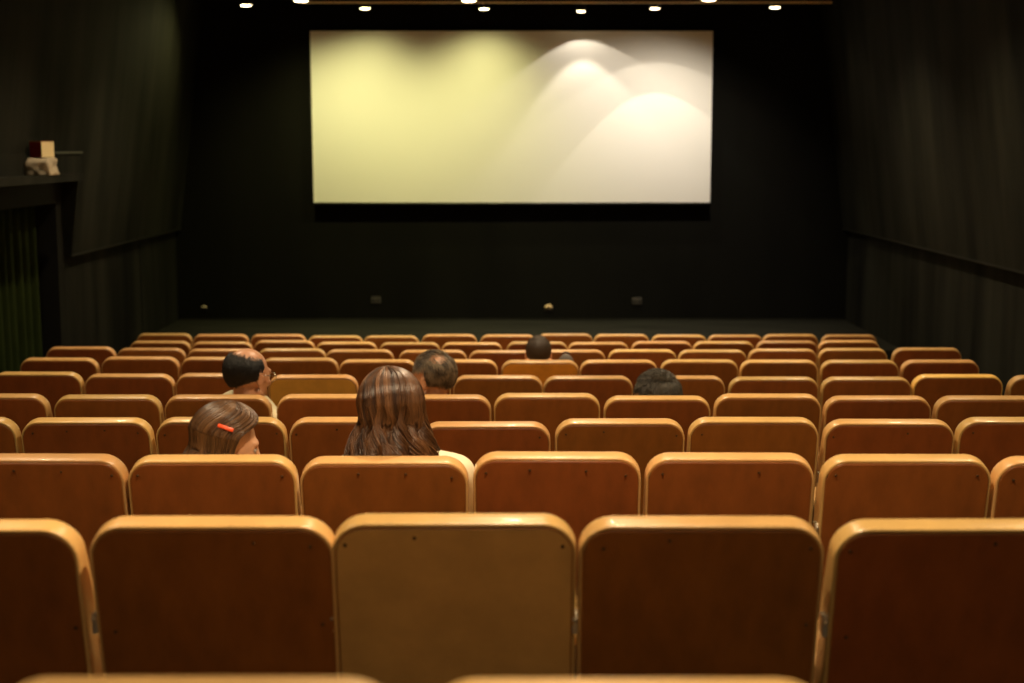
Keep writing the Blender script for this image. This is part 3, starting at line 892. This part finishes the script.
# frilled neckline of the top
bm = bmesh.new(); pts = []
for q in range(120):
    t = 2 * PI * q / 120
    pts.append(nk + Vector((0.150 * math.cos(t), 0.095 * math.sin(t) + 0.0, -0.045 + 0.010 * math.sin(t * 22) - 0.02 * abs(math.cos(t)))))
tube(bm, pts, 0.011, 8, closed=True); link('frill', bm, M['cream'], pr, True)

# --- girl with clip
pr, T, R3, nk = person('child with light brown hair and an orange-red clip, face turned right', (2, 1), 227, 411, 0.17, rd(-70), rd(-15), rd(0), 0.78, 'skin', 'salmon', True, 0.4, hs=0.90)
long_hair(pr, T, M['hair_girl'], 9, 3600, -0.150, 0.006, rd(80), part=0.0, flare=0.5, rad=0.0017, bulk=0.006, jit=0.5)
ph_ = 1.33; p_, n_ = skull_pt(1.22, ph_, 0.037)
bm = bmesh.new(); box(bm, -0.027, 0.027, -0.0065, 0.0065, -0.004, 0.005, 0.0035, 3)
tx = (Vector((math.cos(ph_), math.sin(ph_), 0)) + Vector((0, 0, -0.12))); tx = (tx - n_ * tx.dot(n_)).normalized(); ty = n_.cross(tx)
clipM = T @ Matrix.Translation(p_) @ Matrix((tx, ty, n_)).transposed().to_4x4()
bmesh.ops.transform(bm, matrix=clipM, verts=bm.verts)
co = link('hair_clip', bm, M['clip'], pr, True); co['label'] = 'orange-red plastic hair clip'

# --- balding man with glasses
pr, T, R3, nk = person('balding person in glasses and beige shirt, head turned to the right', (4, 2), 247.5, 348.5, 0.20, rd(-38), rd(-8), rd(0), 1.0, 'skin_red', 'beige', False, 0.9, nko=0.145)
def keep_b(th, ph):
    a_ = abs(ph)
    if a_ > 1.78: return 0
    if a_ > 1.55 and th > 1.45: return 0
    lim0 = 0.86 + 0.20 * min(1, a_ / 1.3) ** 1.6
    if th < lim0 - 0.12: return 0
    if th < lim0 + 0.05: return 0.25
    if th > 2.30 - 0.42 * max(0, a_ - 0.5): return 0
    return 1
short_hair(pr, T, M['hair_black'], keep_b, 6500, 0.022, 21, lift=0.5, cap_off=0.007)
bm = bmesh.new()
for sx in (-1, 1):
    ring = [T @ Vector((sx * 0.033 + 0.023 * math.cos(t), 0.107, 0.002 + 0.018 * math.sin(t))) for t in [2 * PI * q / 20 for q in range(20)]]
    tube(bm, ring, 0.0017, 6, closed=True)
    tube(bm, [T @ Vector(v) for v in ((sx * 0.056, 0.106, 0.008), (sx * 0.080, 0.06, 0.010), (sx * 0.084, -0.005, 0.012), (sx * 0.082, -0.02, -0.004))], 0.0016, 6)
tube(bm, [T @ Vector(v) for v in ((-0.011, 0.108, 0.006), (0, 0.112, 0.010), (0.011, 0.108, 0.006))], 0.0016, 6)
g_ = link('glasses', bm, M['glass'], pr, True); g_['label'] = 'thin metal-rimmed glasses'

# --- greying man facing left
pr, T, R3, nk = person('person with greying hair and a bald crown, face turned left', (4, 4), 433, 353, 0.20, rd(57), rd(-8), rd(0), 1.0, 'skin_red', 'navy', False, 0.9, hs=1.06)
def keep_g(th, ph):
    a_ = abs(ph)
    # thin crown spot at the back
    d = math.hypot((th - 0.74) / 0.32, (ph + 0.60) / 0.55)
    if d < 0.7: return 0.12
    if d < 1.15: return 0.28
    if a_ > 2.4 and th > 0.75: return 0
    if a_ > 1.55 and th > 1.30: return 0
    if th > 2.3 - 0.3 * a_ * 0.6: return 0
    return 1
short_hair(pr, T, M['hair_grey'], keep_g, 6000, 0.028, 33, tintf=lambda p_, rnd: min(1, max(0, rnd.random() * 0.5 + 0.5 * noise.noise(p_ * 38) + 2.8 * max(0, p_.y) + 1.5 * max(0, p_.z - .05))), lift=0.5)

# --- slouching black-haired head
pr, T, R3, nk = person('person slouched low with thick black hair, only the crown visible', (4, 6), 655.5, 373, 0.22, rd(38), rd(8), rd(0), 1.0, 'skin', 'navy', False, 0.9, hs=1.06)
def keep_k(th, ph):
    a_ = abs(ph)
    if a_ > 2.35 and th > 0.95: return 0
    if a_ > 1.6 and th > 1.4: return 0
    if th > 2.3 - 0.18 * a_: return 0
    return 1
short_hair(pr, T, M['hair_dark'], keep_k, 7000, 0.036, 44, lift=0.7, rad=0.0014, cap_off=0.008)

# --- front person with cropped hair
pr, T, R3, nk = person('person with cropped brown hair in a pale peach shirt, seated nearest the screen', (6, 6), 538.5, 336, 0.20, rd(0), rd(2), rd(0), 0.95, 'skin', 'salmon', False, 0.3, hs=1.0, nko=0.10, shz=(0.03, 0.03))
short_hair(pr, T, M['hair_crop'], keep_k, 5200, 0.012, 55, lift=0.6, cap_off=0.003)
# backpack held on the lap
c6 = info[6][0]
b_ = at_depth(566, 353.2, c6 + 0.42)
rt = empty('backpack', (b_.x, b_.y, b_.z - 0.27), 'rounded grey backpack held on the lap of the cropped-haired person', 'bag')
bm = bmesh.new()
ell(bm, (0, 0, 0.15), (0.062, 0.055, 0.12)); ell(bm, (0, 0, 0.07), (0.066, 0.06, 0.07)); ell(bm, (0, -0.02, 0.19), (0.056, 0.045, 0.08))
link_me('bag_body', remeshed(bm, 0.008, 4), M['grey'], rt, True)
bm = bmesh.new(); ell(bm, (0, -0.055, 0.085), (0.045, 0.022, 0.055)); link('front_pocket', bm, M['grey'], rt, True)
bm = bmesh.new(); tube(bm, [(0.022 * math.cos(t), 0.0, 0.262 + 0.016 * math.sin(t)) for t in [PI * q / 10 for q in range(11)]], 0.004, 8); link('handle', bm, M['black'], rt, True)

# ------------------------------------------------------------------ world, camera, colour
w = bpy.data.worlds.new('world'); sc.world = w; w.use_nodes = True
w.node_tree.nodes['Background'].inputs[0].default_value = (0, 0, 0, 1)
cam = bpy.data.cameras.new('camera'); co = bpy.data.objects.new('camera', cam); C.objects.link(co)
cam.sensor_width = 36; cam.lens = F / 1024 * 36
co.location = (0, 0, HC); co.rotation_euler = (PI / 2 - TH, 0, 0)
cam.clip_start = 0.05; cam.clip_end = 100
cam.dof.use_dof = True; cam.dof.focus_distance = 5.2; cam.dof.aperture_fstop = 2.8
sc.camera = co
vs = sc.view_settings
sc.display_settings.display_device = 'sRGB'
vs.view_transform = 'Standard'; vs.look = 'None'; vs.exposure = 0; vs.gamma = 1; vs.use_curve_mapping = False
